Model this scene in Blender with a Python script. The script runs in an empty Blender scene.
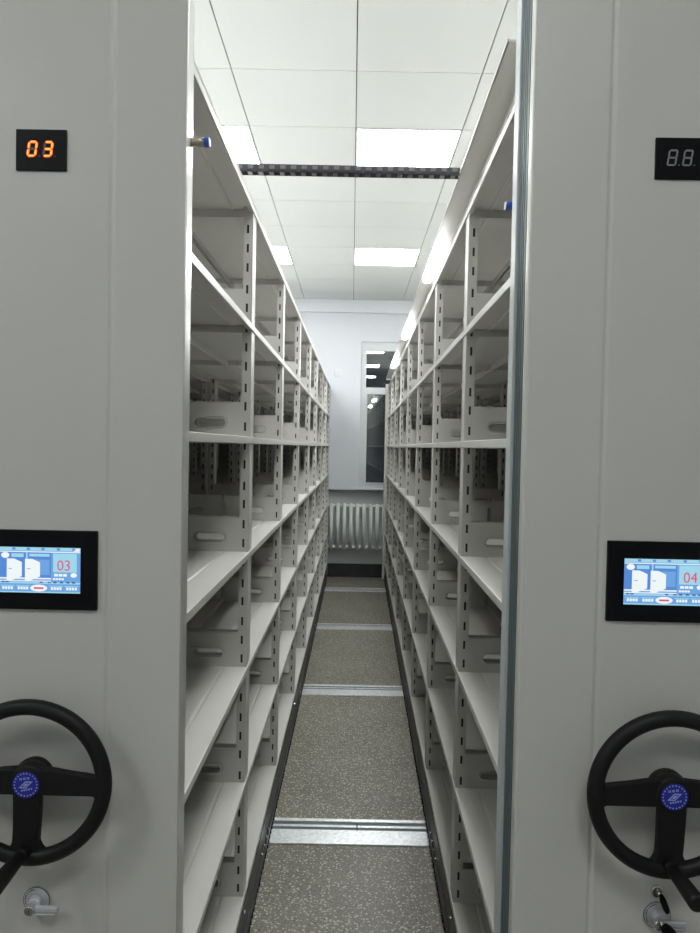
import bpy, bmesh, math, random
from mathutils import Vector, Matrix
C = bpy.context.scene.collection
PI = math.pi
random.seed(4)

# ------------------------------------------------------------------ materials
def mat(name, col, rough=.5, metal=0., emit=None, estr=0., noise=0., nscale=40., bump=0., spec=.5, coat=0.):
    m = bpy.data.materials.new(name); m.use_nodes = True
    nt = m.node_tree; b = nt.nodes['Principled BSDF']
    b.inputs['Base Color'].default_value = (*col, 1)
    b.inputs['Roughness'].default_value = rough
    b.inputs['Metallic'].default_value = metal
    b.inputs['Specular IOR Level'].default_value = spec
    b.inputs['Coat Weight'].default_value = coat
    if emit:
        b.inputs['Emission Color'].default_value = (*emit, 1)
        b.inputs['Emission Strength'].default_value = estr
    if noise or bump:
        tc = nt.nodes.new('ShaderNodeTexCoord'); n = nt.nodes.new('ShaderNodeTexNoise')
        n.inputs['Scale'].default_value = nscale; n.inputs['Detail'].default_value = 5
        nt.links.new(tc.outputs['Object'], n.inputs['Vector'])
        if noise:
            r = nt.nodes.new('ShaderNodeMapRange')
            r.inputs['To Min'].default_value = 1 - noise; r.inputs['To Max'].default_value = 1 + noise
            nt.links.new(n.outputs['Fac'], r.inputs['Value'])
            mx = nt.nodes.new('ShaderNodeVectorMath'); mx.operation = 'SCALE'
            mx.inputs[0].default_value = col
            nt.links.new(r.outputs['Result'], mx.inputs['Scale'])
            nt.links.new(mx.outputs['Vector'], b.inputs['Base Color'])
        if bump:
            bp = nt.nodes.new('ShaderNodeBump'); bp.inputs['Strength'].default_value = bump
            bp.inputs['Distance'].default_value = .001
            nt.links.new(n.outputs['Fac'], bp.inputs['Height'])
            nt.links.new(bp.outputs['Normal'], b.inputs['Normal'])
    return m

M = {}
M['paint']  = mat('shelf_paint', (.61,.60,.565), .38, noise=.03, nscale=25)
M['panel']  = mat('panel_paint', (.575,.568,.528), .42, noise=.02, nscale=4, bump=.05)
M['alu']    = mat('aluminium', (.72,.73,.73), .28, metal=.9)
M['alu_dull'] = mat('grey_edge_trim', (.66,.66,.64), .3, metal=.45)
M['rubber'] = mat('teal_grey_rubber', (.115,.145,.15), .45)
M['rubber2'] = mat('pale_rubber_lip', (.52,.56,.56), .4)
M['black']  = mat('black_plastic', (.004,.004,.005), .4, spec=.15)
M['wheel']  = mat('wheel_plastic', (.006,.0065,.006), .5, noise=.15, nscale=60, spec=.3)
M['baseblk'] = mat('black_base_rail', (.012,.012,.014), .38, noise=.25, nscale=30)
M['brush']  = mat('black_brush', (.012,.012,.012), .9)
M['chrome'] = mat('chrome', (.75,.75,.76), .18, metal=1.)
M['disc']   = mat('brushed_disc', (.62,.63,.66), .38, metal=.6)
M['ink']    = mat('black_ink', (.02,.02,.02), .6)  # small black details; also painted shade behind the upright slots
M['darksteel'] = mat('dark_steel', (.16,.16,.16), .35, metal=.8)
M['badge']  = mat('badge_blue', (.012,.02,.32), .35)
M['badgeink'] = mat('badge_print', (.38,.44,.78), .45)
M['ceil']   = mat('ceiling_tile', (.565,.58,.58), .7, noise=.01, nscale=6)
M['gap_dark'] = mat('ceiling_runner_gap', (.05,.055,.06), .7)
M['gap_grey'] = mat('ceiling_tile_joint', (.30,.32,.33), .7)
M['wall']   = mat('wall_white', (.71,.735,.77), .65, noise=.015, nscale=3)
M['wallgrey'] = mat('niche_grey', (.56,.585,.575), .6, noise=.05, nscale=6)
M['skirt']  = mat('black_marble_skirting', (.02,.02,.024), .22, noise=.6, nscale=14)
M['pvc']    = mat('window_frame_pvc', (.66,.68,.69), .35)
M['rad']    = mat('radiator_paint', (.80,.83,.81), .4)
M['chain']  = mat('chain_black', (.022,.021,.026), .45)
M['chain_pad'] = mat('chain_grey_pad', (.10,.095,.11), .4)
M['sensor'] = mat('brown_clear_sleeve', (.45,.40,.30), .15, metal=.4)
M['blue']   = mat('blue_cap', (.02,.10,.48), .35)
M['red']    = mat('red_tag', (.35,.05,.05), .5)
M['lightpanel'] = mat('diffuser_lit', (.9,.9,.9), .5, emit=(.98,1.,.992), estr=9.)
M['lamp']   = mat('tube_lit', (.9,.9,.9), .5, emit=(.95,.98,1.), estr=50.)
M['whiteplastic'] = mat('white_plastic', (.72,.74,.76), .4)
M['scr_bg'] = mat('screen_blue', (.01,.02,.05), .3, emit=(.13,.36,.95), estr=0.283)
M['scr_mid'] = mat('screen_midblue', (.01,.02,.05), .3, emit=(.20,.48,.95), estr=0.317)
M['scr_cyan'] = mat('screen_cyan', (.02,.05,.05), .3, emit=(.42,.82,1.), estr=0.333)
M['scr_white'] = mat('screen_white', (.05,.05,.05), .3, emit=(.92,.98,1.), estr=0.383)
M['scr_dark'] = mat('screen_darkblue', (.01,.01,.03), .3, emit=(.07,.13,.42), estr=0.233)
M['scr_red'] = mat('screen_pink', (.05,.01,.01), .3, emit=(.95,.12,.28), estr=0.317)
M['led_on'] = mat('led_segment_lit', (.3,.05,.01), .4, emit=(1.,.10,.01), estr=0.611)
M['led_core'] = mat('led_segment_core', (.3,.2,.05), .4, emit=(1.,.48,.07), estr=0.611)
M['led_off'] = mat('led_segment_unlit', (.24,.24,.25), .5)
M['led_red_off'] = mat('led_segment_unlit_dim', (.10,.07,.11), .5)

def galv():
    m = bpy.data.materials.new('galvanized_steel'); m.use_nodes = True
    nt = m.node_tree; b = nt.nodes['Principled BSDF']
    b.inputs['Metallic'].default_value = .75; b.inputs['Roughness'].default_value = .36
    tc = nt.nodes.new('ShaderNodeTexCoord'); v = nt.nodes.new('ShaderNodeTexVoronoi'); v.inputs['Scale'].default_value = 90
    r = nt.nodes.new('ShaderNodeValToRGB')
    r.color_ramp.elements[0].color = (.70,.72,.73,1); r.color_ramp.elements[1].color = (.90,.92,.93,1)
    sp = nt.nodes.new('ShaderNodeSeparateColor')
    nt.links.new(tc.outputs['Object'], v.inputs['Vector']); nt.links.new(v.outputs['Color'], sp.inputs['Color'])
    nt.links.new(sp.outputs['Red'], r.inputs['Fac']); nt.links.new(r.outputs['Color'], b.inputs['Base Color'])
    return m
M['galv'] = galv()

def terrazzo():
    m = bpy.data.materials.new('terrazzo'); m.use_nodes = True
    nt = m.node_tree; b = nt.nodes['Principled BSDF']; N = nt.nodes.new; L = nt.links.new
    b.inputs['Roughness'].default_value = .42
    tc = N('ShaderNodeTexCoord')
    base = N('ShaderNodeTexNoise'); base.inputs['Scale'].default_value = 3.; base.inputs['Detail'].default_value = 6
    L(tc.outputs['Object'], base.inputs['Vector'])
    br = N('ShaderNodeValToRGB')
    br.color_ramp.elements[0].position = .3; br.color_ramp.elements[1].position = .7
    br.color_ramp.elements[0].color = (.135,.123,.099,1); br.color_ramp.elements[1].color = (.190,.175,.145,1)
    L(base.outputs['Fac'], br.inputs['Fac'])
    prev = br.outputs['Color']
    for scale, thr, keep, colr in ((76, .31, .16, (.56,.54,.42,1)), (150, .33, .2, (.36,.34,.26,1)), (95, .25, .80, (.035,.033,.028,1))):
        wob = N('ShaderNodeTexNoise'); wob.inputs['Scale'].default_value = scale*1.2
        L(tc.outputs['Object'], wob.inputs['Vector'])
        ad = N('ShaderNodeMixRGB'); ad.blend_type = 'ADD'; ad.inputs['Fac'].default_value = .012
        L(tc.outputs['Object'], ad.inputs['Color1']); L(wob.outputs['Color'], ad.inputs['Color2'])
        v = N('ShaderNodeTexVoronoi'); v.inputs['Scale'].default_value = scale
        L(ad.outputs['Color'], v.inputs['Vector'])
        lt = N('ShaderNodeMath'); lt.operation = 'LESS_THAN'; lt.inputs[1].default_value = thr
        L(v.outputs['Distance'], lt.inputs[0])
        sp = N('ShaderNodeSeparateColor'); L(v.outputs['Color'], sp.inputs['Color'])
        gt = N('ShaderNodeMath'); gt.operation = 'GREATER_THAN'; gt.inputs[1].default_value = keep
        L(sp.outputs['Red'], gt.inputs[0])
        mu = N('ShaderNodeMath'); mu.operation = 'MULTIPLY'
        L(lt.outputs[0], mu.inputs[0]); L(gt.outputs[0], mu.inputs[1])
        mx = N('ShaderNodeMixRGB'); mx.inputs['Color2'].default_value = colr
        L(mu.outputs[0], mx.inputs['Fac']); L(prev, mx.inputs['Color1'])
        prev = mx.outputs['Color']
    L(prev, b.inputs['Base Color'])
    return m
M['terrazzo'] = terrazzo()

def glass():
    m = bpy.data.materials.new('window_glass'); m.use_nodes = True
    nt = m.node_tree; nt.nodes.clear(); N = nt.nodes.new; L = nt.links.new
    o = N('ShaderNodeOutputMaterial'); g = N('ShaderNodeBsdfGlossy'); g.inputs['Roughness'].default_value = .01
    t = N('ShaderNodeBsdfTransparent'); mx = N('ShaderNodeMixShader'); fr = N('ShaderNodeFresnel'); fr.inputs['IOR'].default_value = 2.1
    t.inputs['Color'].default_value = (.85,.88,.88,1); g.inputs['Color'].default_value = (.95,1,1,1)
    L(fr.outputs[0], mx.inputs[0]); L(t.outputs[0], mx.inputs[1]); L(g.outputs[0], mx.inputs[2]); L(mx.outputs[0], o.inputs[0])
    return m
M['glass'] = glass()

# ------------------------------------------------------------------ mesh helpers
class MB:
    """collects shapes into one mesh; several material slots allowed"""
    def __init__(s): s.bm = bmesh.new(); s.mats = []
    def mi(s, m):
        if m is None: return 0
        if m not in s.mats: s.mats.append(m)
        return s.mats.index(m)
    def box(s, x0,x1,y0,y1,z0,z1, m=None, bev=0.):
        t = bmesh.new(); bmesh.ops.create_cube(t, size=1)
        for v in t.verts:
            v.co = Vector(((x0+x1)/2+v.co.x*(x1-x0), (y0+y1)/2+v.co.y*(y1-y0), (z0+z1)/2+v.co.z*(z1-z0)))
        if bev: bmesh.ops.bevel(t, geom=t.edges[:], offset=bev, segments=2, affect='EDGES', profile=.5)
        return s.add(t, m)
    def cyl(s, p0, p1, r0, r1=None, seg=24, m=None, bev=0., smooth=True):
        r1 = r0 if r1 is None else r1
        p0 = Vector(p0); p1 = Vector(p1); d = p1-p0
        t = bmesh.new(); bmesh.ops.create_cone(t, cap_ends=True, segments=seg, radius1=r0, radius2=r1, depth=d.length)
        if bev:
            ee = [e for e in t.edges if abs(e.verts[0].co.z-e.verts[1].co.z) < 1e-6]
            bmesh.ops.bevel(t, geom=ee, offset=bev, segments=3, affect='EDGES', profile=.5)
        q = Vector((0,0,1)).rotation_difference(d.normalized())
        bmesh.ops.transform(t, matrix=Matrix.Translation((p0+p1)/2) @ q.to_matrix().to_4x4(), verts=t.verts)
        if smooth:
            for f in t.faces: f.smooth = len(f.verts) == 4
        return s.add(t, m)
    def torus(s, c, R, r, axis='Y', seg=72, rs=16, m=None, sy=1.):
        t = bmesh.new(); rings = []
        for i in range(seg):
            a = 2*PI*i/seg; ring = []
            for j in range(rs):
                b = 2*PI*j/rs; rr = R + r*math.cos(b)
                ring.append(t.verts.new((c[0]+rr*math.cos(a), c[1]+r*sy*math.sin(b), c[2]+rr*math.sin(a))))
            rings.append(ring)
        for i in range(seg):
            for j in range(rs):
                f = t.faces.new((rings[i][j], rings[(i+1)%seg][j], rings[(i+1)%seg][(j+1)%rs], rings[i][(j+1)%rs])); f.smooth = True
        return s.add(t, m)
    def prism(s, pts, y0, y1, m=None, bev=0.):
        """polygon in x,z extruded between y0 and y1"""
        t = bmesh.new(); a = [t.verts.new((p[0], y0, p[1])) for p in pts]
        f = t.faces.new(a); r = bmesh.ops.extrude_face_region(t, geom=[f])
        for v in [g for g in r['geom'] if isinstance(g, bmesh.types.BMVert)]: v.co.y = y1
        bmesh.ops.recalc_face_normals(t, faces=t.faces)
        if bev: bmesh.ops.bevel(t, geom=t.edges[:], offset=bev, segments=2, affect='EDGES', profile=.5)
        return s.add(t, m)
    def quad(s, a,b,c,d, m=None):
        vs = [s.bm.verts.new(p) for p in (a,b,c,d)]; f = s.bm.faces.new(vs); f.material_index = s.mi(m)
    def add(s, t, m=None):
        i = s.mi(m)
        for f in t.faces: f.material_index = i
        me = bpy.data.meshes.new('tmp'); t.to_mesh(me); t.free(); s.bm.from_mesh(me); bpy.data.meshes.remove(me); return s
    def mesh(s, name, m=None, recalc=True):
        if recalc: bmesh.ops.recalc_face_normals(s.bm, faces=s.bm.faces)
        me = bpy.data.meshes.new(name); s.bm.to_mesh(me); s.bm.free()
        for k in (s.mats or ([m] if isinstance(m, bpy.types.Material) else [])): me.materials.append(k)
        if not me.materials and m: me.materials.append(m)
        return me
    def build(s, name, m=None, parent=None, loc=(0,0,0), rotz=0., recalc=True):
        return put(name, s.mesh(name, m, recalc), parent, loc, rotz)

def put(name, me, parent=None, loc=(0,0,0), rotz=0.):
    o = bpy.data.objects.new(name, me); C.objects.link(o); o.location = loc; o.rotation_euler = (0,0,rotz)
    if parent is not None: o.parent = parent
    return o
def tag(o, label=None, cat=None, group=None, kind=None):
    if label: o['label'] = label
    if cat: o['category'] = cat
    if group: o['group'] = group
    if kind: o['kind'] = kind
    return o
def thing(name, label, cat, loc=(0,0,0), rotz=0., group=None):
    o = bpy.data.objects.new(name, None); C.objects.link(o); o.empty_display_size = .1
    o.location = loc; o.rotation_euler = (0,0,rotz)
    return tag(o, label, cat, group)
def text_mb(mb, s, size, x, z, y, m, shear=0., thick=.0003, align='CENTER', rot=0., bold=0., xs=1.):
    cu = bpy.data.curves.new('t','FONT'); cu.body = s; cu.size = size; cu.align_x = align; cu.align_y = 'CENTER'
    cu.extrude = thick; cu.shear = shear; cu.offset = bold; cu.resolution_u = 3
    o = bpy.data.objects.new('t', cu); C.objects.link(o)
    bpy.context.view_layer.update()
    dg = bpy.context.evaluated_depsgraph_get(); me = bpy.data.meshes.new_from_object(o.evaluated_get(dg))
    t = bmesh.new(); t.from_mesh(me)
    mt = Matrix.Translation((x,y,z)) @ Matrix.Rotation(PI/2,4,'X') @ Matrix.Rotation(rot,4,'Z') @ Matrix.Diagonal((xs,1,1,1))
    bmesh.ops.transform(t, matrix=mt, verts=t.verts)
    bpy.data.objects.remove(o); bpy.data.curves.remove(cu); bpy.data.meshes.remove(me)
    mb.add(t, m)

# ------------------------------------------------------------------ dimensions
H = 1.63                       # eye height
DEPTH = .50                    # depth of one double-sided unit
Y0 = 1.27                      # front face of the end panels
POSTS = [1.312] + [2.175+.9*i for i in range(8)]
LEVELS = [.201,.562,.924,1.281,1.634,1.978,2.333]   # underside of each shelf lip
LIP = .0205
ZC = 3.425

# ------------------------------------------------------------------ room
def struct(mb, name, m): return tag(mb.build(name, m), kind='structure')
XL, XR, YB, YF = -2.47, 2.60, -3.2, 8.65
b = MB(); b.box(XL,XR,YB,YF+.15,-.08,0); struct(b,'floor',M['terrazzo'])
b = MB(); b.box(XL-.1,XL,YB,YF+.15,0,ZC); struct(b,'wall_left',M['wall'])
b = MB(); b.box(XR,XR+.1,YB,YF+.15,0,ZC); struct(b,'wall_right',M['wall'])
b = MB(); b.box(XL,XR,YB-.1,YB,0,ZC); struct(b,'wall_back',M['wall'])
# far wall with window opening above, shallow radiator niche below
WX0, WX1, WZ0, WZ1 = .10, 1.60, 1.125, 2.93
b = MB()
b.box(XL,WX0,YF,YF+.22,1.10,ZC); b.box(WX1,XR,YF,YF+.22,1.10,ZC)
b.box(WX0,WX1,YF,YF+.22,WZ1,ZC); b.box(WX0,WX1,YF,YF+.22,1.10,WZ0)
struct(b,'wall_far',M['wall'])
b = MB(); b.box(XL,XR,YF+.11,YF+.22,.167,1.10); struct(b,'wall_niche',M['wallgrey'])
b = MB(); b.box(XL,XR,YF+.085,YF+.22,0,.167); struct(b,'baseboard_far',M['skirt'])
b = MB()
b.box(XL,XR,YF-.07,YF,3.27,ZC, bev=.006)
struct(b,'trim_1',M['wall'])
# ceiling: tiles with recessed runner gaps
b = MB()
TX = [-.01+.6*k for k in range(-5,6)]; TY = [3.395+.593*k for k in range(-12,10)]
b.box(XL,XR,YB,YF+.15,ZC+.012,ZC+.06, M['gap_dark'])
for i,x in enumerate(TX[:-1]+[TX[-1]]):
    x0, x1 = x+.0025, x+.6-.0025
    x0c, x1c = max(x0,XL), min(x1,XR)
    if x1c <= x0c: continue
    for y in [TY[0]-.593]+TY:
        y0, y1 = max(y+.0018,YB), min(y+.593-.0018,YF)
        if y1 <= y0: continue
        b.box(x0c,x1c,y0,y1,ZC,ZC+.010, M['ceil'])
        b.box(x0c,x1c,y1,y1+.0036,ZC+.004,ZC+.010, M['gap_grey'])
struct(b,'ceiling',None)

# ceiling lights
frame = MB()
for a in ((-.2965,.2965,-.293,-.285),(-.2965,.2965,.285,.293),(-.2965,-.2885,-.285,.285),(.2885,.2965,-.285,.285)):
    frame.box(a[0],a[1],a[2],a[3],-.004,.0)
fme = frame.mesh('light_frame',M['whiteplastic'])
d = MB(); d.box(-.289,.289,-.2855,.2855,-.003,-.0005); dme = d.mesh('diffuser',M['lightpanel'])
side = {-2:'far left', -1:'left', 0:'above the aisle', 1:'right', 2:'far right'}
for k in range(-2,3):
    for r in range(4):
        if k == 2: continue
        if r == 0 and k in (-1,1): continue
        x = .29+1.2*k; y = 3.395+.593*(1+4*(r-2))+.2965
        if k == 0 and r == 2: lb = 'lit square ceiling light panel just behind the black cable chain, right of the centre joint'
        elif k == 0 and r == 3: lb = 'lit square ceiling light panel above the aisle nearest the far wall'
        elif k == -1 and r == 2: lb = 'lit ceiling panel over the left shelving beside the left end of the chain'
        elif k == -1 and r == 3: lb = 'lit ceiling panel over the left shelving, the one farther toward the window wall'
        else: lb = 'unseen ceiling light panel, %s column, %s row' % (side[k], ['behind the viewer','above the end panels','second','far'][r])
        t = thing('ceiling_light', lb, 'ceiling light', (x,y,ZC), 0, 'square ceiling light panels')
        put('frame', fme, t); put('diffuser', dme, t)

# window
b = MB(); F = .065
yw0, yw1 = YF+.03, YF+.09
b.box(WX0,WX0+F,yw0,yw1,WZ0,WZ1,bev=.004); b.box(WX1-F,WX1,yw0,yw1,WZ0,WZ1,bev=.004)
b.box(WX0+F,WX1-F,yw0,yw1,WZ1-.11,WZ1,bev=.004); b.box(WX0+F,WX1-F,yw0,yw1,WZ0,WZ0+.05,bev=.004)
b.box(WX0+F,WX1-F,yw0,yw1,2.30,2.37,bev=.004)
for z0,z1 in ((WZ0+.05,2.30),(2.37,WZ1-.11)): b.box(.82,.88,yw0,yw1,z0,z1,bev=.004)
w = struct(b,'window_1',M['pvc'])
g = MB()
for x0,x1 in ((WX0+F,.82),(.88,WX1-F)):
    for z0,z1 in ((WZ0+.05,2.30),(2.37,WZ1-.11)): g.box(x0,x1,yw0+.028,yw0+.032,z0,z1)
g.build('window_glass',M['glass'],w)
g = MB(); g.box(WX0+F,WX0+F+.02,yw0-.012,yw0,WZ0+.05,2.30,bev=.002); g.box(.80,.82,yw0-.012,yw0,WZ0+.05,2.30,bev=.002)
g.box(WX0+F+.02,.80,yw0-.012,yw0,WZ0+.05,WZ0+.07,bev=.002); g.box(WX0+F+.02,.80,yw0-.012,yw0,2.285,2.30,bev=.002)
g.build('window_sash',M['pvc'],w)
b = MB(); b.box(WX0-.05,WX1+.05,YF-.03,YF+.03,1.103,1.123,bev=.004); b.build('window_sill',M['pvc'],w)

# wall plate
t = MB(); t.box(-.043,.043,-.009,0,-.043,.043,bev=.004); t.box(-.028,.028,-.012,-.009,-.028,.028,bev=.002)
o = t.build('wall_socket',M['whiteplastic'],None,(-.185,YF,2.54)); tag(o,'small white wall plate on the far wall left of the window','wall socket')

# radiator
rt = thing('radiator','pale grey cast iron column radiator in the niche under the window','radiator',(.05,YF+.012,0))
sec = MB()
def rsec(sec):
    for yy in (-.045,.045):
        sec.cyl((0,yy,.37),(0,yy,.91),.0225 if yy<0 else .018,seg=16)
    for zz in (.39,.90):
        sec.box(-.019,.019,-.064,.064,zz-.026,zz+.026,bev=.012)
        sec.cyl((-.0405,0,zz),(.0405,0,zz),.019,seg=14)
        sec.cyl((-.0405,-.045,zz),(.0405,-.045,zz),.011,seg=10)
rsec(sec); sme = sec.mesh('radiator_section',M['rad'])
for k in range(12): put('radiator_section', sme, rt, ((k-5.5)*.081,0,0))
v = MB()
v.cyl((-.55,0,.90),(-.48,0,.90),.014); v.cyl((-.55,0,.02),(-.55,0,.915),.012)
v.build('pipe',M['rad'],rt)
v = MB()
for xx in (-.3,.3): v.box(xx-.012,xx+.012,.03,.0975,.86,.90)
v.build('wall_bracket',M['rad'],rt)

# floor tracks
for y0, nm in ((1.15,'track buried under the end panels, nearest the viewer'),(2.82,'nearest track crossing the aisle in view'),(4.545,'second track from the viewer across the aisle'),(6.20,'third track from the viewer across the aisle'),(7.86,'farthest track, just in front of the radiator')):
    t = thing('floor_track','galvanized steel floor '+nm,'floor track',(0,y0,0),0,'floor tracks')
    p = MB(); p.box(-2.45,2.58,0,.105,0,.006,bev=.0015); p.box(-2.45,2.58,.172,.195,0,.006,bev=.0015); p.build('cover_plate',M['galv'],t)
    p = MB(); p.box(-2.45,.053,.107,.170,0,.0015,M['rubber']); p.box(.058,2.58,.107,.170,0,.0015,M['rubber'])
    p.box(-2.45,.053,.130,.146,.0015,.004,M['galv']); p.box(.058,2.58,.130,.146,.0015,.004,M['galv'])
    p.box(.053,.058,.107,.170,0,.0012,M['ink'])
    p.build('rail',M['galv'],t)

# ------------------------------------------------------------------ shelving meshes (front half frame: u inward from the aisle face, origin at bay start)
BAY = .9
def shelf_mesh(length=BAY, sgn=1):
    """x = sgn*u. Lips hang .025 below the surface. z=0 is lip underside"""
    b = MB(); e = .0060; D = .243
    S = lambda u: sgn*u
    def bx(u0,u1,y0,y1,z0,z1,bev=0.):
        a,c = sorted((S(u0),S(u1))); b.box(a,c,y0,y1,z0,z1,bev=bev)
    bx(-.004,.0,.0012,length-.0012,0,LIP,bev=.0018)          # front lip, passes in front of the posts
    t = .0015
    # sheet with a pressed crease 68 mm from the front
    prof = [(-.002,0),(.030,0),(.063,0),(.0665,-.0028),(.072,-.0028),(.0755,0),(D,0)]
    for (u0,z0),(u1,z1) in zip(prof[:-1],prof[1:]):
        for zz in (LIP, LIP-t):
            q = .034 if u0 < .029 else e
            b.quad((S(u0),q,zz+z0),(S(u1),q,zz+z1),(S(u1),length-q,zz+z1),(S(u0),length-q,zz+z0))
    bx(D-.002,D,e,length-e,0,LIP)
    bx(0,.010,.034,length-.034,0,.002)
    for y in (e,length-e-.0015): bx(.030,D-.002,y,y+.0015,0.0,LIP-t)
    for y,yy in ((e+.0015,e+.008),(length-e-.0015,length-e-.008)):
        for u in (.085,.19): b.cyl((S(u),y,.012),(S(u),yy,.012),.0045,seg=8)
    return b.mesh('shelf',M['paint'],recalc=False)

def post_mesh(sgn=1):
    b = MB(); b.mi(M['paint']); T = .0320; W = .028; zb, zt = .186, 2.358
    us = [0,.0120,.0185,W]
    S = lambda u: sgn*u
    slots = []; z = .235
    k = 0
    while z < zt-.03: slots.append((z,z+.026)); z += (.056,.066,.058,.058,.062)[k%5]; k += 1
    zs = [zb]
    for s in slots: zs += list(s)
    zs.append(zt)
    for yy in (-T,T):
        for i in range(len(zs)-1):
            for j in range(3):
                if j == 1 and i % 2 == 1:
                    # slot with a hooked lower end
                    continue
                b.quad((S(us[j]),yy,zs[i]),(S(us[j+1]),yy,zs[i]),(S(us[j+1]),yy,zs[i+1]),(S(us[j]),yy,zs[i+1]))
        # slot depth faces
        for z0,z1 in slots:
            yi = yy*(1-.0018/T)
            b.quad((S(.0120),yy,z0),(S(.0185),yy,z0),(S(.0185),yi,z0),(S(.0120),yi,z0))
            b.quad((S(.0120),yy,z1),(S(.0185),yy,z1),(S(.0185),yi,z1),(S(.0120),yi,z1))
    b.quad((S(.0),-T,zb),(S(.0),T,zb),(S(.0),T,zt),(S(.0),-T,zt))
    b.quad((S(W),-T,zb),(S(W),T,zb),(S(W),T,zt),(S(W),-T,zt))
    for z0 in (zb,zt): b.quad((S(0),-T,z0),(S(W),-T,z0),(S(W),T,z0),(S(0),T,z0))
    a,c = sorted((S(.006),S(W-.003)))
    b.box(a,c,-T+.005,T-.005,zb+.002,zt-.002,M['ink'])  # black core added so the slots look deep in shade
    # narrow rolled front edge
    a,c = sorted((S(-.0008),S(.0035)))
    b.box(a,c,-T-.0006,-T+.003,zb,zt,M['paint'],bev=.0008); b.box(a,c,T-.003,T+.0006,zb,zt,M['paint'],bev=.0008)
    return b.mesh('upright',M['paint'])

def plate_mesh(sgn=1):
    """low side plate with a rounded hand slot; lies in the x-z plane"""
    b = MB(); u0,u1,z0,z1 = .0285,.240,0,.106; cu,cz,hw,hr = .121,.043,.0345,.0115
    def loop(r,n=10):
        pts=[]
        for k in range(n+1): a=-PI/2+PI*k/n; pts.append((cu+hw+r*math.cos(a), cz+r*math.sin(a)))
        for k in range(n+1): a=PI/2+PI*k/n; pts.append((cu-hw+r*math.cos(a), cz+r*math.sin(a)))
        return pts
    def outer(p):
        dx,dz=p[0]-cu,p[1]-cz; best=1e9
        for lim,dd in ((u1-cu,dx),(u0-cu,dx),(z1-cz,dz),(z0-cz,dz)):
            if abs(dd)>1e-9 and lim/dd>0: best=min(best,lim/dd)
        return (cu+dx*best, cz+dz*best)
    L0=loop(hr); L1=loop(hr+.004); L2=loop(hr+.008); L3=[outer(p) for p in L2]
    # snap nearest outer points to the four corners
    for cpt in ((u0,z0),(u0,z1),(u1,z0),(u1,z1)):
        i=min(range(len(L3)),key=lambda k:(L3[k][0]-cpt[0])**2+(L3[k][1]-cpt[1])**2); L3[i]=cpt
    n=len(L0)
    for face,s in ((0,-1),(.0012,1)):
        Y=[face+.004*s*-0, face-.0028, face, face]
        loops=[[(sgn*p[0],Y[k],p[1]) for p in L] for k,L in enumerate((L0,L1,L2,L3))]
        for k in range(3):
            for i in range(n):
                j=(i+1)%n; b.quad(loops[k][i],loops[k][j],loops[k+1][j],loops[k+1][i])
    a,c=sorted((sgn*u0,sgn*u1)); b.box(a,c,-.004,.0012,z1-.0012,z1)      # folded top edge
    return b.mesh('side_plate',M['paint'],recalc=False)

def seg_poly(w,h,t,which):
    """seven segment outline points for one segment; origin at digit centre"""
    g=t*.02; x=w/2-t/2; hh=h/2-t/2
    def hor(z): return [(-x+g,z),(-x+g+t/2,z+t/2),(x-g-t/2,z+t/2),(x-g,z),(x-g-t/2,z-t/2),(-x+g+t/2,z-t/2)]
    def ver(xx,z0,z1): return [(xx,z0+g),(xx+t/2,z0+g+t/2),(xx+t/2,z1-g-t/2),(xx,z1-g),(xx-t/2,z1-g-t/2),(xx-t/2,z0+g+t/2)]
    return {'a':hor(hh),'g':hor(0),'d':hor(-hh),'f':ver(-x,0,hh),'b':ver(x,0,hh),'e':ver(-x,-hh,0),'c':ver(x,-hh,0)}[which]
LIT={'0':'abcdef','3':'abcdg','8':''}

def number_display(root, cx, cz, yf, digits, lit):
    b=MB(); b.box(-.0455,.0455,-.004,.012,-.0365,.0365,bev=.0012)
    hb=b.build('number_display',M['black'],root,(cx,yf,cz)); tag(hb,'black LED number display reading %s' % ('03, lit orange' if lit else '88, unlit grey'))
    for k,ch in enumerate(digits):
        d=MB()
        dx=(-.0153 if k==0 else .0130) if lit else (-.016 if k==0 else .011)
        dz=.0012 if lit else .0005
        w,h,t=(.0180,.0290,.0044) if lit else (.0165,.0285,.0027)
        for sname in 'abcdefg':
            on = lit and sname in LIT[ch]
            pts=[(x+z*.14,z) for x,z in seg_poly(w,h,t,sname)]
            m = M['led_on'] if on else (M['led_red_off'] if lit else M['led_off'])
            d.prism(pts,-.0052,-.004,m)
            if on:
                c0=(sum(p[0] for p in pts)/6,sum(p[1] for p in pts)/6)
                d.prism([(c0[0]+(p[0]-c0[0])*(.85 if abs(p[0]-c0[0])>.003 and sname in 'adg' else .5),c0[1]+(p[1]-c0[1])*(.5 if sname in 'adg' else .8)) for p in pts],-.0056,-.0052,M['led_core'])
        d.cyl((w/2+.0035,-.0052,-h/2+.0015),(w/2+.0035,-.004,-h/2+.0015),.0011,seg=10,m=M['led_red_off'] if lit else M['led_off'])
        d.build('digit',None,hb,(dx,0,dz))

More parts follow.
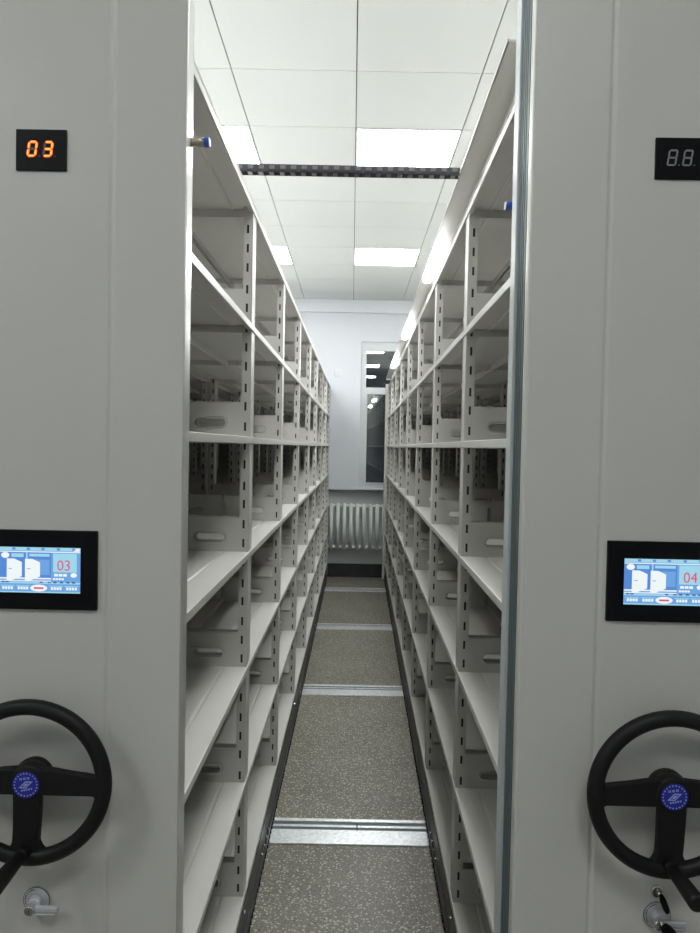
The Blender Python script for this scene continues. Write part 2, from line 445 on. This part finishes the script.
def touch_screen(root, cx, cz, yf, num):
    b=MB(); b.box(-.104,.104,-.006,.02,-.0728,.0728,bev=.0015)
    # raised rim round the screen opening
    hb=b.build('touch_screen',M['black'],root,(cx,yf,cz))
    tag(hb,'black framed touch screen showing the number %s' % num)
    s=MB(); W,Hh=.148,.083; y=-.0062
    def r(x0,x1,z0,z1,m,lv=1):     # fractions from the top left
        s.box(-W/2+x0*W,-W/2+x1*W,y-.0003*lv,y-.0003*(lv-1),Hh/2-z1*Hh,Hh/2-z0*Hh,m)
    def poly(pts,m,lv=2): s.prism([(-W/2+px*W,Hh/2-pz*Hh) for px,pz in pts],y-.0003*(lv-1),y-.0003*lv,m)
    def ell(x,z,rx,rz,m,lv=3):
        poly([(x+rx*math.cos(2*PI*k/24),z+rz*math.sin(2*PI*k/24)) for k in range(24)],m,lv)
    r(0,1,0,1,M['scr_mid'])
    r(0,1,0,.075,M['scr_cyan'],2)
    for x in (.02,.2,.38,.57,.76): r(x+.14,x+.18,.01,.06,M['scr_bg'],3)
    r(.92,.99,.02,.08,M['scr_white'],3)
    r(0,1,.09,.11,M['scr_white'],2)
    r(0,.64,.11,.68,M['scr_bg'],2)
    r(.15,.30,.14,.22,M['scr_cyan'],3); r(.33,.35,.12,.25,M['scr_cyan'],3); r(.37,.62,.14,.20,M['scr_cyan'],3)
    r(.40,.62,.27,.60,M['scr_mid'],3)
    ell(.075,.18,.05,.065,M['scr_white'],4)
    r(.0,.64,.67,.70,M['scr_white'],3); r(0,.64,.73,.75,M['scr_white'],3)
    for x0 in (.095,.32):
        poly([(x0,.255),(x0+.09,.255),(x0+.185,.33),(x0+.185,.64),(x0+.06,.735),(x0,.735)],M['scr_white'],4)
        r(x0+.025,x0+.065,.465,.48,M['scr_bg'],5)
    r(.665,.955,.13,.54,M['scr_cyan'],2)
    text_mb(s,num,.0275,-W/2+.80*W,Hh/2-.40*Hh,y-.0012,M['scr_red'],thick=.0002,xs=.95)
    for x in (.68,.735,.79): r(x,x+.045,.575,.63,M['scr_white'],3)
    ell(.92,.60,.04,.05,M['scr_white'],3)
    for x in (.665,.70,.735,.77): r(x,x+.028,.67,.71,M['scr_white'],3)
    r(0,1,.765,.80,M['scr_cyan'],2)
    for x in (.03,.08,.5,.6,.67,.75,.83,.9): r(x,x+.04,.75,.78,M['scr_dark'],3)
    for k,x in enumerate((.02,.21,.39,.62,.81)):
        if k==2: ell(.49,.895,.105,.075,M['scr_white'],3); r(.43,.55,.875,.915,M['scr_red'],4)
        else:
            r(x,x+.17,.84,.855,M['scr_cyan'],3)
            for q in range(4): r(x+.02+.035*q,x+.045+.035*q,.87,.93,M['scr_white'],3)
    r(0,1,.975,1,M['scr_cyan'],2)
    s.build('screen',None,hb)

def handwheel(root, cx, cz, yf):
    """yf: y of the panel face; the wheel stands off it toward the viewer"""
    R,r=.1352,.0140; yr=-.050
    b=MB(); b.torus((0,yr,0),R,r,m=M['wheel'],sy=.95)
    hw=b.build('handwheel',None,root,(cx,yf,cz)); tag(hw,'black three-spoke handwheel with a crank knob')
    def fillet_spoke(pts): 
        pts=[(x*1.015,z*1.02) for x,z in pts]; q=MB(); q.prism(pts,yr-.006,yr+.010,M['wheel'],bev=.0028); return q
    rr=R-.004
    right=[(.020,.027),(.045,.0245),(.075,.0195),(.100,.0165),(.116,.014),(.122,.020),(.1265,.030),(.131,.020),(.1325,0),(.130,-.022),(.125,-.034),(.121,-.026),(.115,-.0205),(.100,-.0205),(.07,-.0205),(.04,-.0205),(.020,-.020)]
    fillet_spoke(right).build('spoke',None,hw)
    fillet_spoke([(-x,z) for x,z in right]).build('spoke',None,hw)
    down=[(-.0245,-.015),(-.0245,-.05),(-.0245,-.08),(-.026,-.104),(-.030,-.113),(-.040,-.1225),(-.048,-.122),(-.03,-.129),(0,-.133),(.03,-.129),(.048,-.122),(.036,-.1225),(.025,-.114),(.020,-.104),(.0215,-.08),(.023,-.05),(.0245,-.015)]
    fillet_spoke(down).build('spoke',None,hw)
    h=MB(); h.cyl((0,-.001,0),(0,-.020,0),.017,.019,seg=32,m=M['wheel']); h.cyl((0,-.016,0),(0,yr+.014,0),.0335,.0350,seg=40,m=M['wheel'],bev=.004)
    h.cyl((0,yr+.014,0),(0,yr-.007,0),.0350,.0325,seg=40,m=M['wheel'],bev=.004); h.cyl((0,yr-.006,0),(0,yr-.0078,0),.0262,seg=40,m=M['wheel'],bev=.001)
    h.build('hub',None,hw)
    g=MB(); yb=yr-.0088
    g.cyl((0,yr-.007,0),(0,yb,0),.0235,seg=48,m=M['badge'],smooth=False)
    ring='ABEHKMNPRSTUVXZ'
    n=22
    for k in range(n):
        a=2*PI*k/n+.1
        g.box(0,0,0,0,0,0) if False else None
        w=.0016 if k%3 else .0022
        cxp,czp=.0200*math.sin(a),.0200*math.cos(a)
        t=bmesh.new(); bmesh.ops.create_cube(t,size=1)
        bmesh.ops.transform(t,matrix=Matrix.Translation((cxp,yb-.0001,czp))@Matrix.Rotation(a,4,'Y')@Matrix.Diagonal((w*1.4,.0004,.0022,1)),verts=t.verts); g.add(t,M['badgeink'])
    # slanted emblem: rhombus with an inner pattern
    def rh(s,w,hh,lv,m): g.prism([((-w-.005)*s,-hh*s),((w*.35-.002)*s,-hh*s),((w+.005)*s,hh*s),((-w*.35+.002)*s,hh*s)],yb,yb-.0003*lv,m)
    rh(1,.0075,.0062,1,M['badgeink']); rh(.70,.0065,.0058,1.5,M['badge']); rh(.42,.0070,.0062,2,M['badgeink'])
    for x,z in ((-.009,.0098),(-.0025,.0108),(.0042,.0118)):
        g.box(x-.002,x+.0022,yb-.0003,yb,z-.0018,z+.0018,M['badgeink']); g.box(x-.0008,x+.0008,yb-.0004,yb,z-.0009,z+.0009,M['badge'])
    for k in range(5):
        x=-.0065+.0042*k; z=-.0105+.0009*k
        g.box(x-.0013,x+.0013,yb-.0003,yb,z-.0014,z+.0014,M['badgeink'])
    g.build('badge',None,hw)
    k=MB(); k.cyl((-.004,yr-.004,-.1225),(-.004,yr-.022,-.1225),.012,.011,seg=24,m=M['wheel'])
    k.cyl((-.004,yr-.018,-.1225),(-.004,yr-.112,-.1225),.0115,.0148,seg=28,m=M['wheel'],bev=.005)
    k.build('crank_knob',None,hw)

def lock(root, cx, cz, yf):
    b=MB(); b.cyl((0,0,0),(0,-.004,0),.0245,seg=48,m=M['disc'],bev=.001)
    for k in range(9):
        a=math.radians(100+14*k) ; x,z=.0205*math.cos(a),.0205*math.sin(a)
        t=bmesh.new(); bmesh.ops.create_cube(t,size=1)
        bmesh.ops.transform(t,matrix=Matrix.Translation((x,-.0042,z))@Matrix.Rotation(-a+PI/2,4,'Y')@Matrix.Diagonal((.0036 if k%3 else .0018,.0004,.0016,1)),verts=t.verts); b.add(t,M['ink'])
    b.torus((0,-.0035,0),.0243,.0008,seg=48,rs=6,m=M['darksteel'])
    hb=b.build('lock',None,root,(cx,yf,cz)); tag(hb,'round steel lock with a lever')
    c=MB(); c.cyl((0,-.004,.0),(0,-.016,-.001),.0125,.0115,seg=32,m=M['disc'],bev=.002)
    c.cyl((-.004,-.012,-.006),(-.004,-.026,-.007),.0105,.0098,seg=28,m=M['chrome'],bev=.0015)
    c.torus((-.004,-.0262,-.007),.0055,.001,seg=28,rs=6,m=M['darksteel']); c.box(-.0048,-.0032,-.0268,-.025,-.010,-.004,M['ink'])
    c.build('cylinder',None,hb)
    l=MB(); l.box(.002,.047,-.021,-.013,-.0115,-.001,M['disc'],bev=.003); l.box(.004,.044,-.0245,-.0150,-.0150,-.0110,M['chrome'],bev=.0018)
    l.build('lever',None,hb)

P_SHELF={s:shelf_mesh(sgn=s) for s in (1,-1)}
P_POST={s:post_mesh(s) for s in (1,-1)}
P_PLATE={s:plate_mesh(s) for s in (1,-1)}
P_CAP=None

def unit(side, x0, tilt, label, full=True, num=None, group=None, name='mobile_shelving'):
    """side -1 left / +1 right of the aisle. local x: side*(u-DEPTH/2); local y from the panel face"""
    ang=-math.atan(tilt)
    loc=Matrix.Rotation(ang,3,'Z')@Vector((side*(x0+DEPTH/2),Y0,0))
    root=thing(name,label,'mobile shelving',loc,ang,group)
    X=lambda u: side*(u-DEPTH/2)
    tz=.010 if side>0 else 0.; top=LEVELS[-1]; lift=lambda z: z+(tz if z==top else 0.)
    def bx(b,u0,u1,y0,y1,z0,z1,m=None,bev=0.):
        a,c=sorted((X(u0),X(u1))); b.box(a,c,y0-Y0,y1-Y0,z0,z1,m,bev=bev)
    s=side
    # base carriage
    b=MB(); bx(b,.002,DEPTH-.002,1.30,8.53,.055,.184,M['baseblk'],bev=.003)
    bx(b,-.003,.010,1.30,8.53,.165,.186,M['baseblk'],bev=.002); bx(b,-.006,.010,1.30,8.53,.050,.072,M['baseblk'],bev=.003)
    bx(b,DEPTH-.010,DEPTH+.003,1.30,8.53,.165,.186,M['baseblk'],bev=.002)
    b.build('base_rail',None,root)
    b=MB(); bx(b,.000,.008,1.30,8.53,.008,.052,M['brush']); bx(b,DEPTH-.008,DEPTH,1.30,8.53,.008,.052,M['brush'])
    k=0; y=1.9
    if full:
        while y<8.4:
            bx(b,-.0015-.002*random.random(),.0,y,y+.006+.006*random.random(),.006,.03+.02*random.random(),M['brush']); y+=.035
    b.build('brush_seal',None,root)
    if full:
        b=MB()
        for y in [p for p in POSTS[1:]]+[2.60,2.66,2.72,2.78,4.30,4.36,4.42,5.95,6.02,6.10]:
            z=.150 if y in POSTS else .085
            b.cyl((X(.004),y-Y0,z),(X(-.0065),y-Y0,z),.0055,seg=8,m=M['chrome'])
        b.build('base_bolts',None,root)
    # wheels under the base on the tracks
    b=MB()
    for yt in (1.282+.03,2.952,4.677,6.332,7.992):
        for u in (.1,.4): b.cyl((X(u),yt-.012-Y0,.0305),(X(u),yt+.012-Y0,.0305),.0255,seg=20,m=M['darksteel'])
    b.build('track_wheels',None,root)
    # uprights
    for y in POSTS:
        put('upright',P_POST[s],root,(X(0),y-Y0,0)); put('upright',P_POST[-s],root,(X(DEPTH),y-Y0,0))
    # shelves and their side plates
    starts=[POSTS[0]]+POSTS[1:-1]
    first_len=POSTS[1]-POSTS[0]
    nearm={}
    if full:
        n=0; far=MB(); farm=[]
        for i,y in enumerate(starts):
            for z in LEVELS:
                ln=(POSTS[i+1]-POSTS[i])/BAY
                o=put('shelf',P_SHELF[s],root,(X(0),y-Y0,lift(z))); o.scale.y=ln; n+=1
                if z<LEVELS[-1]:
                    for yy,fl in ((.0060,1),(BAY-.0340,-1)):
                        q=put('side_plate',P_PLATE[s],o,(0,yy,LIP)); q.scale.y=fl
        # rear half
        rear=[(i,z) for i in range(8) for z in LEVELS]
        for i,z in rear[:44]:
            o=put('shelf',P_SHELF[-s],root,(X(DEPTH),starts[i]-Y0,lift(z))); o.scale.y=(POSTS[i+1]-POSTS[i])/BAY
        def merge(items,nm,kids=False):
            bm=bmesh.new()
            for me,mt in items:
                n0=len(bm.verts); bm.from_mesh(me); bm.verts.ensure_lookup_table()
                bmesh.ops.transform(bm,matrix=mt,verts=bm.verts[n0:])
            me=bpy.data.meshes.new(nm); bm.to_mesh(me); bm.free(); me.materials.append(M['paint'])
            return put(nm,me,root)
        o=merge([(P_SHELF[-s],Matrix.Translation((X(DEPTH),starts[i]-Y0,lift(z)))) for i,z in rear[44:]],'distant_shelves'); o['kind']='stuff'
        o=merge([(P_PLATE[-s],Matrix.Translation((X(DEPTH),starts[i]-Y0+yy,z+LIP))) for i,z in rear if z<LEVELS[-1] for yy in (.0060,BAY-.0340)],'rear_side_plates'); o['kind']='stuff'
    else:
        for z in LEVELS:
            bm=bmesh.new()
            for sg,ux in ((s,0),(-s,DEPTH)):
                for y in starts:
                    n0=len(bm.verts); bm.from_mesh(P_SHELF[sg]); bm.verts.ensure_lookup_table()
                    bmesh.ops.transform(bm,matrix=Matrix.Translation((X(ux),y-Y0,lift(z))),verts=bm.verts[n0:])
                    if z<LEVELS[-1]:
                        for yy in (.0060,BAY-.0340):
                            n0=len(bm.verts); bm.from_mesh(P_PLATE[sg]); bm.verts.ensure_lookup_table()
                            bmesh.ops.transform(bm,matrix=Matrix.Translation((X(ux),y-Y0+yy,z+LIP)),verts=bm.verts[n0:])
            me=bpy.data.meshes.new('shelf_tier'); bm.to_mesh(me); bm.free(); me.materials.append(M['paint'])
            put('shelf_tier',me,root)
    b=MB(); bx(b,-.003,DEPTH+.003,1.30,8.51,2.3585+tz,2.3605+tz); b.build('top_panel',M['paint'],root)
    # far end panel
    b=MB(); bx(b,-.030 if (side>0 and full) else -.004,DEPTH+.004,8.512,8.530,.03,2.40,M['panel'],bev=.003); b.build('rear_end_panel',None,root)
    # front end panel: bent sheet with two vertical pressed grooves
    ua,ub=(-.010 if full else -.008,DEPTH+.008) if (side<0 or not full) else (-.019,DEPTH+.006)
    c=DEPTH/2-.003; zz=0 
    prof=[]
    def P(u,y): prof.append((u,y))
    if side<0: P(ua,1.2745); P(ua,Y0+.0006); P(ua+.0006,Y0)
    else: P(ua,1.290); P(ua,1.275); P(ua+.0012,1.2715); P(ua+.004,Y0)
    for cc in (c-.1245,c+.1245):
        for q in range(13):
            P(cc-.0075+.015*q/12, Y0+.0022*.5*(1-math.cos(2*PI*q/12)))
    P(ub-.004,Y0); P(ub-.0012,1.2715); P(ub,1.275); P(ub,1.290)
    t=bmesh.new()
    zb,zt=.02,2.86
    lo=[t.verts.new((X(u),y-Y0,zb)) for u,y in prof]; hi=[t.verts.new((X(u),y-Y0,zt)) for u,y in prof]
    for i in range(len(prof)-1): t.faces.new((lo[i],lo[i+1],hi[i+1],hi[i]))
    t.faces.new((lo[-1],lo[0],hi[0],hi[-1])); t.faces.new(lo); t.faces.new(hi)
    b=MB(); b.add(t,M['panel']); b.build('end_panel',None,root)
    # edge strip on the aisle side
    if not full: pass
    elif side<0:
        b=MB(); bx(b,ua-.0005,.004,1.2765,1.320,.02,2.86,M['alu_dull'],bev=.0015); bx(b,ua+.0005,ua+.004,1.2745,1.2765,.02,2.86,M['darksteel'])
        b.build('edge_strip',None,root)
    else:
        b=MB(); bx(b,ua+.001,ua+.010,1.2895,1.302,.02,2.86,M['alu_dull'],bev=.002)
        bx(b,ua+.000,ua+.010,1.302,1.362,.02,2.86,M['rubber'])
        for yy in (1.316,1.330,1.345): bx(b,ua-.0015,ua+.003,yy,yy+.004,.02,2.86,M['rubber'],bev=.0008)
        bx(b,ua-.006,ua+.010,1.362,1.402,.02,2.86,M['rubber2'],bev=.002)
        b.build('edge_strip',None,root)
    return root,X

UNITS={}
XLF,XRF=.3255,.3135
TL,TR=.0064,.0138
L,XL_=unit(-1,XLF,TL,'grey mobile archive shelving on the left of the aisle, its end panel display reading 03')
R,XR_=unit(1,XRF,TR,'grey mobile shelving right of the aisle, with lamp canopy and touch screen showing 04')
pit=DEPTH+.020
def dup(root, loc, label):
    r = root.copy(); C.objects.link(r); r.location = loc; r['label'] = label
    for ch in root.children:
        c = ch.copy(); C.objects.link(c); c.parent = r
    return r
for sd,x0,tt,lb in ((-1,XLF,TL,'left'),(1,XRF,TR,'right')):
    n0,_=unit(sd,x0+pit,tt,'closed-up shelving directly behind the %s unit, seen only through its shelves'%lb,False)
    a=-math.atan(tt)
    for k,w_ in ((2,'second'),(3,'third'),(4,'fourth')):
        if k == 4: continue
        dup(n0,Matrix.Rotation(a,3,'Z')@Vector((sd*(x0+k*pit+DEPTH/2),Y0,0)),'dark closed-up shelving, the %s row behind the %s aisle unit'%(w_,lb))
# control gear on the two end panels (x local to the unit root; left/right centre)
CL=-(.571-XLF-DEPTH/2); CR=.5535-XRF-DEPTH/2
number_display(L,CL-.0045,2.152,0,'03',True)
number_display(R,CR+.0045,2.1535,0,'88',False)
touch_screen(L,CL,1.395,0,'03'); touch_screen(R,CR-.001,1.3975,0,'04')
handwheel(L,.0058,1.0245,0); handwheel(R,-.0057,1.0315,0)
lock(L,CL-.003,.781,0); lock(R,CR+.005,.785,0)
b=MB(); b.cyl((0,0,0),(0,-.006,0),.0115,seg=28,m=M['chrome'],bev=.002); b.cyl((0,-.006,0),(0,-.008,0),.007,seg=20,m=M['darksteel']); 
o=b.build('keyhole',None,R,(CR+.004,0,.829)); tag(o,'small round chrome key lock above the lever lock')

# sensors near the panel tops
def sensor(root,X,u0,u1,y,z,r,cap):
    b=MB(); b.cyl((X(u0),y-Y0,z),(X(u1),y-Y0,z),r,seg=24,m=M['sensor']); o=b.build('infrared_sensor',None,root)
    d=1 if u1>u0 else -1
    b=MB(); b.cyl((X(u1-d*cap),y-Y0,z),(X(u1),y-Y0,z),r*1.12,seg=24,m=M['blue'],bev=.001); 
    b.cyl((X(u1),y-Y0,z),(X(u1+d*.0015),y-Y0,z),r*.9,seg=24,m=M['whiteplastic'])
    q=b.build('cap',None,o); q['label']='blue sensor cap'
sensor(L,XL_,.003,-.0435,1.307,2.187,.0082,.009)
sensor(R,XR_,.004,-.0300,1.440,2.125,.0082,.012)

# canopy with lamps on the right unit
b=MB()
def cbx(u0,u1,y0,y1,z0,z1,bev=0.,m=None):
    a,c=sorted((XR_(u0),XR_(u1))); b.box(a,c,y0-Y0,y1-Y0,z0,z1,m,bev=bev)
cbx(-.027,.150,1.475,8.5,2.474,2.478); cbx(-.028,-.025,1.475,8.5,2.474,2.481); cbx(.034,.042,1.475,8.5,2.3706,2.474)
for y in POSTS[1:]: cbx(.100,.120,y-.015,y+.015,2.3706,2.474)
cbx(-.025,.150,8.494,8.5,2.445,2.474)
can=b.build('lamp_canopy',M['paint'],R)
b=MB(); 
lm=MB(); lm.box(-.018,.018,-.21,.21,-.030,-.006,M['lamp'],bev=.006); lme=lm.mesh('lamp_tube')
lh=MB(); lh.box(-.022,.022,-.22,.22,-.006,0,M['whiteplastic']); lhe=lh.mesh('lamp_holder')
for y in (3.26,5.08,6.98):
    h=put('lamp_holder',lhe,can,(XR_(-.006),y-Y0,2.4735)); q=put('lamp_tube',lme,can,(XR_(-.006),y-Y0,2.4735)); q['label']='lit white lamp tube'

# cable chain across the top of the aisle
ch=thing('cable_chain','black plastic cable drag chain spanning the aisle between the tops of both shelving units','cable chain',(-.43,2.19,2.3605))
b=MB()
PT=.0325
b.box(-.0165,.0165,-.017,-.0135,.0,.024,M['chain'],bev=.0015); b.box(-.0165,.0165,.0135,.017,.0,.024,M['chain'],bev=.0015)
b.cyl((-.0165,-.0185,.012),(-.0165,-.0135,.012),.0105,seg=16,m=M['chain'])
b.box(-.0085,.0085,-.019,-.017,.008,.020,M['chain_pad'],bev=.0015)
b.box(-.010,.010,-.0135,.0135,.021,.024,M['chain'],bev=.001); b.box(-.011,.004,-.0135,.0135,-.0,.003,M['chain_pad'],bev=.001)
lk=b.mesh('chain_link')
nl=22
for k in range(nl): put('chain_link',lk,ch,(.0375+.0330*k,0,.1095))
b=MB(); b.box(-.02,.02,-.02,.02,.0,.004); b.box(-.004,0,-.02,.02,.004,.104); b.box(-.02,.065,-.02,.02,.104,.107)
b.build('chain_bracket',M['alu_dull'],L,(XL_(.118),2.175-Y0,2.3606))

# small brackets standing on the left unit top
for y in (7.30,8.2):
    b=MB(); b.box(-.006,.006,-.012,.012,0,.07,bev=.002); b.box(-.012,.02,-.012,.012,.058,.07,bev=.002)
    b.build('top_bracket',M['alu_dull'],L,(XL_(.03),y-Y0,2.3605))
tag(o)

# keys on the right panel
def key(name,label,root_pt,head_dir,size,rot,tagm=None):
    t=thing(name,label,'key',root_pt)
    b=MB(); b.cyl((0,0,0),(0,-.012,0),.0028,seg=12,m=M['chrome']); b.box(-.0012,.0012,-.016,-.002,-.005,.005,M['chrome']); b.build('key_blade',None,t)
    b=MB(); c,s_=math.cos(rot),math.sin(rot)
    w,l=size
    pts=[(-.35*w,.004),(.35*w,.004),(.5*w,-.2*l),(.5*w,-.75*l),(.30*w,-l),(-.30*w,-l),(-.5*w,-.75*l),(-.5*w,-.2*l)]
    pts=[(x*c-z*s_,x*s_+z*c) for x,z in pts]
    b.prism(pts,-.021,-.0135,M['black'],bev=.002); b.build('key_head',None,t)
    if tagm:
        b=MB(); b.prism([(x+.010,z-.030) for x,z in ((-.003,0),(.003,0),(.004,-.022),(-.004,-.022))],-.016,-.014,M['red']); b.build('key_tag',None,t)
    return t
Rm=Matrix.Translation(R.location)@Matrix.Rotation(R.rotation_euler.z,4,'Z')
def rp(x,y,z): return tuple(Rm@Vector((x,y,z)))
key('key','black-headed key hanging in the small chrome lock, the upper of two keys',rp(CR+.002,-.008,.833),0,(.011,.032),.38)
key('key','broad black-headed key in the lever lock on the right panel, lower of two',rp(CR+.001,-.0265,.789),0,(.021,.028),.75,True)

# ------------------------------------------------------------------ world, camera, view
w=bpy.data.worlds.new('night'); bpy.context.scene.world=w; w.use_nodes=True
w.node_tree.nodes['Background'].inputs[0].default_value=(.004,.005,.008,1)
cam=bpy.data.cameras.new('camera'); co=bpy.data.objects.new('camera',cam); C.objects.link(co)
cam.sensor_fit='HORIZONTAL'; cam.sensor_width=36; cam.lens=36; cam.clip_start=.05
yaw,pitch,roll=.0015993,.0278864,.0195
F=Vector((-math.sin(yaw)*math.cos(pitch),math.cos(yaw)*math.cos(pitch),-math.sin(pitch)))
Rr=F.cross(Vector((0,0,1))).normalized(); U=Rr.cross(F)
c,s=math.cos(roll),math.sin(roll)
X_=Rr*c+U*s; Y_=-Rr*s+U*c
co.matrix_world=Matrix(((X_.x,Y_.x,-F.x,0),(X_.y,Y_.y,-F.y,0),(X_.z,Y_.z,-F.z,H),(0,0,0,1)))
sc=bpy.context.scene; sc.camera=co
sc.view_settings.view_transform='Standard'; sc.view_settings.look='None'; sc.view_settings.gamma=1; sc.view_settings.use_curve_mapping=False
sc.view_settings.exposure=1.25
